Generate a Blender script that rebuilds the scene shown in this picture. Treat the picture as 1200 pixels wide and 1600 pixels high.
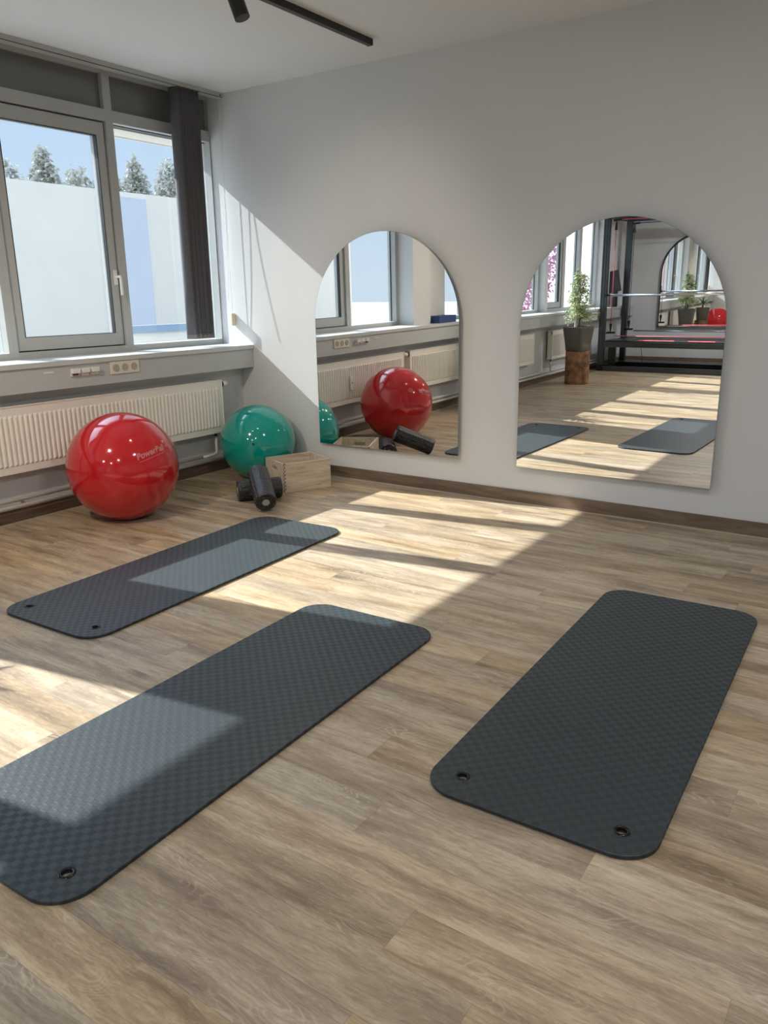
import bpy, bmesh, math, random
from math import sin, cos, pi, radians, sqrt
from mathutils import Vector, Matrix
random.seed(7)
for o in list(bpy.data.objects): bpy.data.objects.remove(o)
S = bpy.context.scene
COL = S.collection

# ------------------------------------------------------------------ camera
cam_d = bpy.data.cameras.new('camera'); cam = bpy.data.objects.new('camera', cam_d); COL.objects.link(cam)
cam_d.sensor_fit = 'VERTICAL'; cam_d.sensor_height = 24.0; cam_d.lens = 24.0*1224.0/1600.0
cam_d.clip_start = 0.05; cam_d.clip_end = 400
yaw, pitch, roll = radians(34.3126), radians(15.4608), radians(-0.7715)
_f = Vector((-sin(yaw)*cos(pitch), cos(yaw)*cos(pitch), -sin(pitch)))
_r = Vector((cos(yaw), sin(yaw), 0)); _u = _r.cross(_f)
r2 = cos(roll)*_r + sin(roll)*_u; u2 = -sin(roll)*_r + cos(roll)*_u
m = Matrix((r2, u2, -_f)).transposed().to_4x4(); m.translation = Vector((4.6039, -4.7105, 1.3541))
cam.matrix_world = m
S.camera = cam

# ------------------------------------------------------------------ world, sun, exposure
SUN_DIR = Vector((1.0, 0.157, -0.725)).normalized()      # the way the light travels
w = bpy.data.worlds.new('sky'); S.world = w; w.use_nodes = True
nt = w.node_tree; nt.nodes.clear()
out = nt.nodes.new('ShaderNodeOutputWorld'); bg = nt.nodes.new('ShaderNodeBackground')
tc = nt.nodes.new('ShaderNodeTexCoord'); sep = nt.nodes.new('ShaderNodeSeparateXYZ')
nt.links.new(tc.outputs['Generated'], sep.inputs[0])
rp = nt.nodes.new('ShaderNodeValToRGB'); nt.links.new(sep.outputs['Z'], rp.inputs[0])
rp.color_ramp.elements[0].position = 0.0; rp.color_ramp.elements[0].color = (0.70, 0.80, 0.93, 1)
rp.color_ramp.elements[1].position = 0.85; rp.color_ramp.elements[1].color = (0.66, 0.76, 0.92, 1)
e = rp.color_ramp.elements.new(0.28); e.color = (0.50, 0.68, 0.92, 1)
st = nt.nodes.new('ShaderNodeMath'); st.operation = 'MULTIPLY_ADD'; st.inputs[1].default_value = 3.2; st.inputs[2].default_value = 1.12
cl = nt.nodes.new('ShaderNodeMath'); cl.operation = 'SUBTRACT'; cl.inputs[1].default_value = 0.30; cl.use_clamp = True
nt.links.new(sep.outputs['Z'], cl.inputs[0]); nt.links.new(cl.outputs[0], st.inputs[0])
dt = nt.nodes.new('ShaderNodeVectorMath'); dt.operation = 'DOT_PRODUCT'; dt.inputs[1].default_value = (-SUN_DIR.x, -SUN_DIR.y, -SUN_DIR.z)
nt.links.new(tc.outputs['Generated'], dt.inputs[0])
gl = nt.nodes.new('ShaderNodeMapRange'); gl.inputs[1].default_value = 0.80; gl.inputs[2].default_value = 1.0; gl.inputs[3].default_value = 0; gl.inputs[4].default_value = 6.0
nt.links.new(dt.outputs['Value'], gl.inputs[0])
ad = nt.nodes.new('ShaderNodeMath'); ad.operation = 'ADD'; nt.links.new(st.outputs[0], ad.inputs[0]); nt.links.new(gl.outputs[0], ad.inputs[1])
nt.links.new(rp.outputs[0], bg.inputs[0]); nt.links.new(ad.outputs[0], bg.inputs[1]); nt.links.new(bg.outputs[0], out.inputs[0])

sd = bpy.data.lights.new('sun', 'SUN'); sd.energy = 13.0; sd.angle = radians(0.55); sd.color = (1.0, 0.98, 0.93)
sun = bpy.data.objects.new('sun', sd); COL.objects.link(sun)
sun.rotation_euler = SUN_DIR.to_track_quat('-Z', 'Y').to_euler(); sun.location = (-20, -3, 16)

S.view_settings.view_transform = 'Standard'; S.view_settings.look = 'None'
S.view_settings.exposure = 0.0; S.view_settings.gamma = 1.0; S.view_settings.use_curve_mapping = False

# added fill lights behind and beside the camera, standing in for missing room light
for _x, _y, _p in ((4.5, -2.3, 24), (4.4, -5.6, 36), (2.0, -8.0, 40), (4.2, -8.2, 34)):
    d = bpy.data.lights.new('added_fill_light', 'AREA'); d.shape = 'DISK'; d.size = 0.22; d.energy = _p; d.color = (0.97, 0.985, 1.0)
    o = bpy.data.objects.new('added_fill_light', d); COL.objects.link(o); o.location = (_x, _y, 2.815)

# ------------------------------------------------------------------ materials
MATS = {}
def mat(name, col, rough=0.5, metal=0.0, noise=0.0, scale=20, bump=0.0, coat=0.0, trans=0.0, spec=None, bscale=None):
    """principled with procedural noise variation"""
    mm = bpy.data.materials.new(name); mm.use_nodes = True; n = mm.node_tree; b = n.nodes['Principled BSDF']
    b.inputs['Roughness'].default_value = rough; b.inputs['Metallic'].default_value = metal
    if coat: b.inputs['Coat Weight'].default_value = coat; b.inputs['Coat Roughness'].default_value = 0.05
    if trans: b.inputs['Transmission Weight'].default_value = trans
    if spec is not None: b.inputs['Specular IOR Level'].default_value = spec
    c = Vector(col)
    t = n.nodes.new('ShaderNodeTexCoord'); nz = n.nodes.new('ShaderNodeTexNoise'); nz.inputs['Scale'].default_value = scale
    nz.inputs['Detail'].default_value = 4
    n.links.new(t.outputs['Object'], nz.inputs['Vector'])
    cr = n.nodes.new('ShaderNodeValToRGB'); n.links.new(nz.outputs['Fac'], cr.inputs[0])
    lo = c*(1-noise); hi = c*(1+noise)
    cr.color_ramp.elements[0].position = 0.3; cr.color_ramp.elements[1].position = 0.7
    cr.color_ramp.elements[0].color = (*lo, 1); cr.color_ramp.elements[1].color = (min(hi.x, 1), min(hi.y, 1), min(hi.z, 1), 1)
    n.links.new(cr.outputs[0], b.inputs['Base Color'])
    if bump:
        bp = n.nodes.new('ShaderNodeBump'); bp.inputs['Strength'].default_value = bump; bp.inputs['Distance'].default_value = 0.002
        if bscale:
            n2 = n.nodes.new('ShaderNodeTexNoise'); n2.inputs['Scale'].default_value = bscale; n2.inputs['Detail'].default_value = 3
            n.links.new(t.outputs['Object'], n2.inputs['Vector']); n.links.new(n2.outputs['Fac'], bp.inputs['Height'])
        else: n.links.new(nz.outputs['Fac'], bp.inputs['Height'])
        n.links.new(bp.outputs[0], b.inputs['Normal'])
    MATS[name] = mm
    return mm

def N(n, typ, **kw):
    x = n.nodes.new(typ)
    for k, v in kw.items(): setattr(x, k, v)
    return x
def mth(n, op, a, b=None, c=None):
    x = n.nodes.new('ShaderNodeMath'); x.operation = op
    for i, v in enumerate((a, b, c)):
        if v is None: continue
        if isinstance(v, (int, float)): x.inputs[i].default_value = v
        else: n.links.new(v, x.inputs[i])
    return x.outputs[0]
def comb(n, x, y, z):
    c = n.nodes.new('ShaderNodeCombineXYZ')
    for i, v in enumerate((x, y, z)):
        if isinstance(v, (int, float)): c.inputs[i].default_value = v
        else: n.links.new(v, c.inputs[i])
    return c.outputs[0]
def ramp(n, fac, stops):
    r = n.nodes.new('ShaderNodeValToRGB'); n.links.new(fac, r.inputs[0])
    el = r.color_ramp.elements
    el[0].position, el[0].color = stops[0][0], (*stops[0][1], 1)
    el[1].position, el[1].color = stops[-1][0], (*stops[-1][1], 1)
    for p, c in stops[1:-1]:
        k = el.new(p); k.color = (*c, 1)
    return r.outputs[0]
def mixc(n, fac, a, b, mode='MIX'):
    x = n.nodes.new('ShaderNodeMix'); x.data_type = 'RGBA'; x.blend_type = mode
    if isinstance(fac, (int, float)): x.inputs[0].default_value = fac
    else: n.links.new(fac, x.inputs[0])
    for i, v in ((6, a), (7, b)):
        if isinstance(v, tuple): x.inputs[i].default_value = (*v, 1)
        else: n.links.new(v, x.inputs[i])
    return x.outputs[2]

def floor_mat():
    mm = bpy.data.materials.new('oak_planks'); mm.use_nodes = True; n = mm.node_tree; b = n.nodes['Principled BSDF']
    t = N(n, 'ShaderNodeTexCoord'); sp = N(n, 'ShaderNodeSeparateXYZ'); n.links.new(t.outputs['Object'], sp.inputs[0])
    X, Y = sp.outputs['X'], sp.outputs['Y']
    PW, PL = 0.1465, 1.38
    ry = mth(n, 'DIVIDE', mth(n, 'ADD', Y, 0.67), PW); row = mth(n, 'FLOOR', ry); fy = mth(n, 'SUBTRACT', ry, row)
    wn = N(n, 'ShaderNodeTexWhiteNoise', noise_dimensions='1D'); n.links.new(row, wn.inputs['W'])
    rx = mth(n, 'ADD', mth(n, 'DIVIDE', X, PL), mth(n, 'MULTIPLY', wn.outputs['Value'], 7.0)); colm = mth(n, 'FLOOR', rx); fx = mth(n, 'SUBTRACT', rx, colm)
    wn2 = N(n, 'ShaderNodeTexWhiteNoise', noise_dimensions='2D'); n.links.new(comb(n, row, colm, 0), wn2.inputs['Vector'])
    rnd = wn2.outputs['Value']; sc = N(n, 'ShaderNodeSeparateColor'); n.links.new(wn2.outputs['Color'], sc.inputs[0])
    ox = mth(n, 'MULTIPLY', sc.outputs[0], 37.0); oy = mth(n, 'MULTIPLY', sc.outputs[1], 23.0)
    px = mth(n, 'ADD', X, ox); py0 = mth(n, 'ADD', Y, oy)
    def nz(sx, sy, z, detail, rough=0.6, dist=0.0, y=None):
        q = N(n, 'ShaderNodeTexNoise'); q.inputs['Scale'].default_value = 1.0; q.inputs['Detail'].default_value = detail
        q.inputs['Roughness'].default_value = rough; q.inputs['Distortion'].default_value = dist
        n.links.new(comb(n, mth(n, 'MULTIPLY', px, sx), mth(n, 'MULTIPLY', y or py0, sy), z), q.inputs['Vector'])
        return q.outputs['Fac']
    # knots bend the grain around them
    vo = N(n, 'ShaderNodeTexVoronoi'); vo.inputs['Scale'].default_value = 1.0
    n.links.new(comb(n, mth(n, 'MULTIPLY', px, 1.7), mth(n, 'MULTIPLY', py0, 5.0), 0), vo.inputs['Vector'])
    kd = vo.outputs['Distance']
    knot = ramp(n, kd, [(0.0, (1, 1, 1)), (0.04, (0.75, 0.75, 0.75)), (0.13, (0.15, 0.15, 0.15)), (0.26, (0, 0, 0))])
    warp = mth(n, 'MULTIPLY', mth(n, 'SUBTRACT', nz(2.6, 7.0, 5.0, 3), 0.5), 0.055)
    py = mth(n, 'ADD', py0, mth(n, 'ADD', warp, mth(n, 'MULTIPLY', knot, 0.015)))
    tone = nz(1.5, 10.0, 0.0, 7, 0.62, 0.3, py)
    grain = nz(7.0, 75.0, 2.0, 6, 0.72, 0.3, py)
    fleck = nz(30.0, 170.0, 4.0, 4, 0.7, 0.6, py)
    streak = nz(0.9, 24.0, 8.0, 4, 0.6, 0.2, py)
    blot = nz(3.2, 8.0, 11.0, 4, 0.6, 1.0)
    fine = mth(n, 'ADD', mth(n, 'MULTIPLY', grain, 0.55), mth(n, 'MULTIPLY', fleck, 0.45))
    n3 = nz(2.0, 8.0, 3.3, 2.5, 0.5, 0.4)
    rings = mth(n, 'ABSOLUTE', mth(n, 'SINE', mth(n, 'MULTIPLY', n3, 120.0)))
    ringm = mth(n, 'POWER', mth(n, 'SUBTRACT', 1.0, rings), 2.5)
    patch = ramp(n, nz(2.2, 6.0, 9.1, 2), [(0.55, (0, 0, 0)), (0.66, (1, 1, 1))])
    base = ramp(n, tone, [(0.30, (0.145, 0.102, 0.066)), (0.43, (0.285, 0.213, 0.140)), (0.54, (0.385, 0.298, 0.200)), (0.70, (0.490, 0.395, 0.275))])
    c = mixc(n, mth(n, 'MULTIPLY', ramp(n, fine, [(0.36, (1, 1, 1)), (0.52, (0, 0, 0))]), 0.50), base, (0.130, 0.088, 0.058))
    c = mixc(n, mth(n, 'MULTIPLY', ramp(n, fine, [(0.52, (0, 0, 0)), (0.66, (1, 1, 1))]), 0.45), c, (0.58, 0.47, 0.35))
    c = mixc(n, mth(n, 'MULTIPLY', ramp(n, streak, [(0.30, (1, 1, 1)), (0.42, (0, 0, 0))]), 0.48), c, (0.140, 0.100, 0.072))
    c = mixc(n, mth(n, 'MULTIPLY', ramp(n, blot, [(0.30, (1, 1, 1)), (0.45, (0, 0, 0))]), 0.40), c, (0.215, 0.140, 0.100))
    c = mixc(n, mth(n, 'MULTIPLY', mth(n, 'MULTIPLY', ringm, patch), 0.55), c, (0.60, 0.49, 0.37))
    c = mixc(n, mth(n, 'MULTIPLY', knot, 0.75), c, (0.085, 0.056, 0.042))
    n2 = type('o', (), {'outputs': {'Fac': fine}})
    br = N(n, 'ShaderNodeHueSaturation'); n.links.new(c, br.inputs['Color'])
    n.links.new(mth(n, 'MULTIPLY_ADD', rnd, 0.28, 0.98), br.inputs['Value'])
    n.links.new(mth(n, 'MULTIPLY_ADD', sc.outputs[2], 0.3, 0.85), br.inputs['Saturation'])
    # seams
    ey = mth(n, 'MULTIPLY', mth(n, 'MINIMUM', fy, mth(n, 'SUBTRACT', 1.0, fy)), PW)
    ex = mth(n, 'MULTIPLY', mth(n, 'MINIMUM', fx, mth(n, 'SUBTRACT', 1.0, fx)), PL)
    seam = mth(n, 'LESS_THAN', mth(n, 'MINIMUM', ey, ex), 0.0008)
    c = mixc(n, mth(n, 'MULTIPLY', seam, 0.30), br.outputs[0], (0.06, 0.04, 0.028))
    n.links.new(c, b.inputs['Base Color'])
    n.links.new(mth(n, 'MULTIPLY_ADD', n2.outputs['Fac'], 0.16, 0.33), b.inputs['Roughness'])
    b.inputs['Specular IOR Level'].default_value = 0.42
    bp = N(n, 'ShaderNodeBump'); bp.inputs['Strength'].default_value = 0.12; bp.inputs['Distance'].default_value = 0.001
    n.links.new(n2.outputs['Fac'], bp.inputs['Height']); n.links.new(bp.outputs[0], b.inputs['Normal'])
    return mm

def wood_mat(name, dark, mid, light, axis=0, fx=3.0, fy=40.0, rough=0.5, ringy=0.0):
    mm = bpy.data.materials.new(name); mm.use_nodes = True; n = mm.node_tree; b = n.nodes['Principled BSDF']
    t = N(n, 'ShaderNodeTexCoord'); mp = N(n, 'ShaderNodeMapping'); n.links.new(t.outputs['Object'], mp.inputs[0])
    s = [fy, fy, fy]; s[axis] = fx; mp.inputs['Scale'].default_value = s
    nz = N(n, 'ShaderNodeTexNoise'); nz.inputs['Scale'].default_value = 1; nz.inputs['Detail'].default_value = 5; nz.inputs['Distortion'].default_value = 0.8 + ringy
    n.links.new(mp.outputs[0], nz.inputs['Vector'])
    n.links.new(ramp(n, nz.outputs['Fac'], [(0.3, dark), (0.5, mid), (0.72, light)]), b.inputs['Base Color'])
    b.inputs['Roughness'].default_value = rough
    return mm

def matpad_mat():
    mm = bpy.data.materials.new('mat_foam'); mm.use_nodes = True; n = mm.node_tree; b = n.nodes['Principled BSDF']
    t = N(n, 'ShaderNodeTexCoord'); sp = N(n, 'ShaderNodeSeparateXYZ'); n.links.new(t.outputs['Object'], sp.inputs[0])
    q = 0.0215
    u = mth(n, 'DIVIDE', sp.outputs['X'], q); v = mth(n, 'DIVIDE', sp.outputs['Y'], q)
    # soft checkerboard of raised and sunk squares
    su = mth(n, 'SINE', mth(n, 'MULTIPLY', u, pi)); sv = mth(n, 'SINE', mth(n, 'MULTIPLY', v, pi))
    pr = mth(n, 'MULTIPLY', su, sv)
    chk = ramp(n, mth(n, 'MULTIPLY_ADD', pr, 0.5, 0.5), [(0.40, (0, 0, 0)), (0.60, (1, 1, 1))])
    # fine ridges running one way in raised squares, the other way in sunk ones
    ra = mth(n, 'SINE', mth(n, 'MULTIPLY', u, pi*10)); rb = mth(n, 'SINE', mth(n, 'MULTIPLY', v, pi*10))
    rid = mixc(n, chk, comb(n, ra, ra, ra), comb(n, rb, rb, rb))
    rs = N(n, 'ShaderNodeSeparateColor'); n.links.new(rid, rs.inputs[0])
    n.links.new(mixc(n, chk, (0.0070, 0.0125, 0.0150), (0.019, 0.029, 0.034)), b.inputs['Base Color'])
    n.links.new(mth(n, 'MULTIPLY_ADD', chk, -0.12, 0.53), b.inputs['Roughness'])
    b.inputs['Specular IOR Level'].default_value = 0.60
    h = mth(n, 'MULTIPLY_ADD', rs.outputs[0], 0.10, chk)
    bp = N(n, 'ShaderNodeBump'); bp.inputs['Strength'].default_value = 0.35; bp.inputs['Distance'].default_value = 0.0010
    n.links.new(h, bp.inputs['Height']); n.links.new(bp.outputs[0], b.inputs['Normal'])
    return mm

def speck_mat():
    mm = bpy.data.materials.new('black_bead_foam'); mm.use_nodes = True; n = mm.node_tree; b = n.nodes['Principled BSDF']
    t = N(n, 'ShaderNodeTexCoord'); vo = N(n, 'ShaderNodeTexVoronoi', feature='F1'); vo.inputs['Scale'].default_value = 170
    n.links.new(t.outputs['Object'], vo.inputs['Vector'])
    n.links.new(ramp(n, vo.outputs['Distance'], [(0.2, (0.004, 0.004, 0.005)), (0.58, (0.008, 0.008, 0.009)), (0.80, (0.10, 0.10, 0.105))]), b.inputs['Base Color'])
    b.inputs['Roughness'].default_value = 0.38
    bp = N(n, 'ShaderNodeBump'); bp.inputs['Strength'].default_value = 0.8; bp.inputs['Distance'].default_value = 0.002; bp.invert = True
    n.links.new(vo.outputs['Distance'], bp.inputs['Height']); n.links.new(bp.outputs[0], b.inputs['Normal'])
    return mm

def glass_mat():
    mm = bpy.data.materials.new('window_glass'); mm.use_nodes = True; n = mm.node_tree; n.nodes.clear()
    o = N(n, 'ShaderNodeOutputMaterial'); tr = N(n, 'ShaderNodeBsdfTransparent'); gl = N(n, 'ShaderNodeBsdfGlossy'); mx = N(n, 'ShaderNodeMixShader')
    tr.inputs[0].default_value = (0.94, 0.97, 0.98, 1); gl.inputs['Roughness'].default_value = 0.0
    lw = N(n, 'ShaderNodeLayerWeight'); lw.inputs[0].default_value = 0.5
    n.links.new(mth(n, 'MULTIPLY_ADD', mth(n, 'POWER', lw.outputs['Facing'], 5.0), 0.6, 0.04), mx.inputs[0]); n.links.new(tr.outputs[0], mx.inputs[1]); n.links.new(gl.outputs[0], mx.inputs[2]); n.links.new(mx.outputs[0], o.inputs[0])
    return mm

def leaf_mat(name, a, b_, tl=0.35):
    mm = bpy.data.materials.new(name); mm.use_nodes = True; n = mm.node_tree; b = n.nodes['Principled BSDF']
    t = N(n, 'ShaderNodeTexCoord'); nz = N(n, 'ShaderNodeTexNoise'); nz.inputs['Scale'].default_value = 9
    n.links.new(t.outputs['Object'], nz.inputs['Vector']); c = ramp(n, nz.outputs['Fac'], [(0.35, a), (0.65, b_)])
    n.links.new(c, b.inputs['Base Color']); b.inputs['Roughness'].default_value = 0.4
    ts = N(n, 'ShaderNodeBsdfTranslucent'); n.links.new(c, ts.inputs[0]); mx = N(n, 'ShaderNodeMixShader'); mx.inputs[0].default_value = tl
    o = n.nodes['Material Output']; n.links.new(b.outputs[0], mx.inputs[1]); n.links.new(ts.outputs[0], mx.inputs[2]); n.links.new(mx.outputs[0], o.inputs[0])
    return mm

M = {}
M['floor'] = floor_mat()
M['wall'] = mat('wall_paint', (0.64, 0.645, 0.645), 0.75, noise=0.012, scale=3, bump=0.10, bscale=180)
M['ceil'] = mat('ceiling_paint', (0.69, 0.695, 0.69), 0.8, noise=0.01, scale=3, bump=0.05, bscale=150)
M['frame'] = mat('window_frame_plastic', (0.44, 0.45, 0.44), 0.40, noise=0.02, scale=8)
M['panel'] = mat('transom_panel', (0.17, 0.172, 0.165), 0.14, noise=0.03, scale=2)
M['seal'] = mat('black_seal', (0.02, 0.02, 0.022), 0.5)
M['sill'] = mat('sill_laminate', (0.56, 0.58, 0.58), 0.30, noise=0.03, scale=40)
M['box'] = mat('painted_box', (0.50, 0.52, 0.52), 0.55, noise=0.02, scale=6)
M['rad'] = mat('radiator_enamel', (0.84, 0.81, 0.74), 0.35, noise=0.015, scale=10)
M['pipe'] = mat('painted_pipe', (0.70, 0.68, 0.64), 0.4, noise=0.03, scale=14)
M['bb'] = wood_mat('baseboard_wood', (0.11, 0.075, 0.05), (0.16, 0.11, 0.075), (0.215, 0.155, 0.11), 0, 3, 30, 0.5)
M['bbL'] = wood_mat('baseboard_wood_left', (0.11, 0.075, 0.05), (0.16, 0.11, 0.075), (0.215, 0.155, 0.11), 1, 3, 30, 0.5)
M['caulk'] = mat('baseboard_seal', (0.42, 0.36, 0.28), 0.6)
M['mirror'] = mat('mirror_silver', (0.93, 0.94, 0.935), 0.0, metal=1.0)
M['edge'] = mat('mirror_edge', (0.30, 0.36, 0.34), 0.15, metal=0.2)
M['dark'] = mat('dark_metal', (0.035, 0.038, 0.042), 0.4, metal=0.3)
M['matpad'] = matpad_mat(); _b = M['matpad'].node_tree.nodes['Principled BSDF']; _b.inputs['Sheen Weight'].default_value = 0.04; _b.inputs['Sheen Roughness'].default_value = 0.55; _b.inputs['Sheen Tint'].default_value = (0.75, 0.88, 1.0, 1)
M['eyelet'] = mat('black_eyelet', (0.015, 0.015, 0.017), 0.18, metal=0.4)
M['red'] = mat('red_vinyl', (0.50, 0.010, 0.016), 0.10, noise=0.04, scale=5, coat=0.6)
M['green'] = mat('green_vinyl', (0.0, 0.30, 0.255), 0.10, noise=0.04, scale=5, coat=0.6)
M['logo'] = mat('logo_print', (0.56, 0.20, 0.21), 0.4)
M['foam'] = speck_mat()
M['foamend'] = mat('foam_core', (0.12, 0.12, 0.125), 0.7, noise=0.1, scale=60)
M['core'] = mat('grey_core', (0.36, 0.36, 0.33), 0.6)
M['crate'] = wood_mat('pine_wood', (0.42, 0.34, 0.25), (0.58, 0.48, 0.36), (0.68, 0.58, 0.46), 0, 5, 38, 0.55)
M['endgrain'] = mat('pine_end_grain', (0.17, 0.105, 0.065), 0.7)
M['black'] = mat('black_lacquer', (0.010, 0.010, 0.011), 0.38)
M['alu'] = mat('anodised_profile', (0.085, 0.095, 0.105), 0.32, metal=0.6, noise=0.05, scale=12)
M['slot'] = mat('profile_slot', (0.015, 0.016, 0.018), 0.6)
M['chrome'] = mat('chrome', (0.80, 0.81, 0.82), 0.12, metal=1.0)
M['redrope'] = mat('red_cord', (0.62, 0.10, 0.13), 0.6)
M['bluerope'] = mat('blue_cord', (0.05, 0.10, 0.20), 0.6)
M['pink'] = mat('red_pad', (0.75, 0.16, 0.15), 0.5)
M['blind'] = mat('blind_fabric', (0.085, 0.080, 0.088), 0.75, noise=0.08, scale=60, bump=0.2, bscale=500)
M['blindLit'] = mat('blind_fabric_lit', (0.34, 0.33, 0.31), 0.8, noise=0.05, scale=60)  # paler copy of the blind fabric: light on the end slat in its colour
M['weight'] = mat('blind_weight', (0.16, 0.14, 0.13), 0.6)
M['rail'] = mat('track_aluminium', (0.50, 0.50, 0.48), 0.38, metal=0.15)
M['cord'] = mat('white_cord', (0.75, 0.74, 0.70), 0.6)
M['cream'] = mat('cream_plastic', (0.70, 0.65, 0.50), 0.45)
M['socket'] = mat('cream_socket', (0.74, 0.69, 0.60), 0.35)
M['well'] = mat('socket_well_shaded', (0.42, 0.38, 0.32), 0.4)  # darker cream puts the recess shade of the inserts into the colour
M['hole'] = mat('socket_hole', (0.05, 0.045, 0.04), 0.6)
M['handle'] = mat('white_handle', (0.80, 0.80, 0.78), 0.3)
M['glass'] = glass_mat()
M['pot'] = mat('taupe_pot', (0.115, 0.105, 0.092), 0.22, noise=0.03, scale=6)
M['soil'] = mat('soil', (0.06, 0.045, 0.035), 0.9, noise=0.3, scale=80)
M['bark'] = mat('stump_bark', (0.26, 0.135, 0.065), 0.75, noise=0.65, scale=11, bump=0.7)
M['stumptop'] = mat('stump_end', (0.50, 0.36, 0.22), 0.7, noise=0.15, scale=20)
M['stem'] = mat('plant_stem', (0.22, 0.16, 0.10), 0.7, noise=0.2, scale=40)
M['leaf'] = leaf_mat('ficus_leaf', (0.26, 0.37, 0.13), (0.78, 0.80, 0.56))
M['palm'] = leaf_mat('palm_leaf', (0.04, 0.10, 0.04), (0.10, 0.20, 0.07), 0.2)
M['blue'] = mat('blue_cardboard', (0.03, 0.055, 0.20), 0.6)
M['facade'] = mat('white_render', (0.80, 0.745, 0.655), 0.8, noise=0.02, scale=1)
M['paleblue'] = mat('pale_blue_glazing', (0.58, 0.61, 0.68), 0.4)
M['bluish'] = mat('blue_grey_sheet', (0.30, 0.38, 0.48), 0.5)
M['ground'] = mat('paving', (0.38, 0.375, 0.36), 0.85, noise=0.08, scale=2)
M['treeleaf'] = leaf_mat('hazed_foliage', (0.34, 0.35, 0.32), (0.46, 0.47, 0.43), 0.15)  # washed-out tone puts distance haze into the leaf colour
M['blossom'] = leaf_mat('pink_blossom', (0.40, 0.14, 0.28), (0.80, 0.45, 0.62))
M['green_band'] = mat('green_band', (0.10, 0.45, 0.08), 0.5)

# ------------------------------------------------------------------ helpers
def obj(name, bm, material, parent=None, smooth=False, loc=None, auto=None):
    me = bpy.data.meshes.new(name); bm.normal_update(); bm.to_mesh(me); bm.free()
    o = bpy.data.objects.new(name, me); COL.objects.link(o)
    for x in (material if isinstance(material, (list, tuple)) else [material]): me.materials.append(x)
    if smooth:
        for p in me.polygons: p.use_smooth = True
        if auto is not None: me.set_sharp_from_angle(angle=radians(auto))
    if parent: o.parent = parent
    if loc: o.location = loc
    return o
def bx(bm, x0, x1, y0, y1, z0, z1, mi=0):
    xs, ys, zs = sorted((x0, x1)), sorted((y0, y1)), sorted((z0, z1))
    v = [bm.verts.new((x, y, z)) for z in zs for y in ys for x in xs]
    for f in ((0, 2, 3, 1), (4, 5, 7, 6), (0, 1, 5, 4), (2, 6, 7, 3), (0, 4, 6, 2), (1, 3, 7, 5)):
        q = bm.faces.new([v[i] for i in f]); q.material_index = mi
    return v
def box(x0, x1, y0, y1, z0, z1, bevel=0.0):
    bm = bmesh.new(); bx(bm, x0, x1, y0, y1, z0, z1)
    if bevel: bmesh.ops.bevel(bm, geom=list(bm.edges), offset=bevel, segments=2, affect='EDGES', profile=0.7)
    return bm
def frame_of(d):
    d = Vector(d).normalized(); a = Vector((0, 0, 1)) if abs(d.z) < 0.9 else Vector((1, 0, 0))
    u = d.cross(a).normalized(); return u, d.cross(u).normalized()
def tube(bm, pts, r, seg=12, cap=True, rs=None, mi=0):
    pts = [Vector(p) for p in pts]; rings = []; u = None
    for i, p in enumerate(pts):
        d = (pts[min(i+1, len(pts)-1)] - pts[max(i-1, 0)]).normalized()
        if u is None: u, v = frame_of(d)
        else:
            u = (u - d*u.dot(d)).normalized(); v = d.cross(u)
        rr = rs[i] if rs else r
        rings.append([bm.verts.new(p + rr*(cos(2*pi*k/seg)*u + sin(2*pi*k/seg)*v)) for k in range(seg)])
    for a, b in zip(rings, rings[1:]):
        for k in range(seg):
            f = bm.faces.new((a[k], a[(k+1) % seg], b[(k+1) % seg], b[k])); f.material_index = mi
    if cap:
        f = bm.faces.new(rings[0][::-1]); f.material_index = mi; f = bm.faces.new(rings[-1]); f.material_index = mi
    return bm
def tb(pts, r, seg=12, rs=None): return tube(bmesh.new(), pts, r, seg, True, rs)
def lathe(prof, seg=48, square=0.0, cx=0, cy=0):
    """prof: (r,z) list; square>0 makes a superellipse section"""
    bm = bmesh.new(); rings = []
    for r, z in prof:
        ring = []
        for k in range(seg):
            a = 2*pi*k/seg + pi/seg; c, s = cos(a), sin(a)
            if square:
                q = (abs(c)**square + abs(s)**square)**(-1.0/square)
            else: q = 1
            ring.append(bm.verts.new((cx + r*q*c, cy + r*q*s, z)))
        rings.append(ring)
    for a, b in zip(rings, rings[1:]):
        for k in range(seg): bm.faces.new((a[k], a[(k+1) % seg], b[(k+1) % seg], b[k]))
    bm.faces.new(rings[0][::-1]); bm.faces.new(rings[-1])
    return bm
def shape2d(outline, holes, depth, bevel=0.0):
    """filled outline with holes, thickness depth centred on z=0, as bmesh"""
    cu = bpy.data.curves.new('tmp', 'CURVE'); cu.dimensions = '2D'; cu.fill_mode = 'BOTH'; cu.extrude = depth/2 - bevel; cu.bevel_depth = bevel; cu.bevel_resolution = 2
    if bevel: cu.offset = -bevel
    for ring in [outline] + holes:
        s = cu.splines.new('POLY'); s.points.add(len(ring)-1); s.use_cyclic_u = True
        for i, (x, y) in enumerate(ring): s.points[i].co = (x, y, 0, 1)
    o = bpy.data.objects.new('tmp', cu); COL.objects.link(o)
    dg = bpy.context.evaluated_depsgraph_get(); dg.update()
    me = bpy.data.meshes.new_from_object(o.evaluated_get(dg))
    bm = bmesh.new(); bm.from_mesh(me)
    bmesh.ops.remove_doubles(bm, verts=bm.verts, dist=1e-6)
    bpy.data.objects.remove(o); bpy.data.curves.remove(cu); bpy.data.meshes.remove(me)
    return bm
def xf(bm, mtx): bmesh.ops.transform(bm, matrix=mtx, verts=bm.verts); return bm
def circ(x, y, r, n=24): return [(x + r*cos(2*pi*k/n), y + r*sin(2*pi*k/n)) for k in range(n)]
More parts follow.
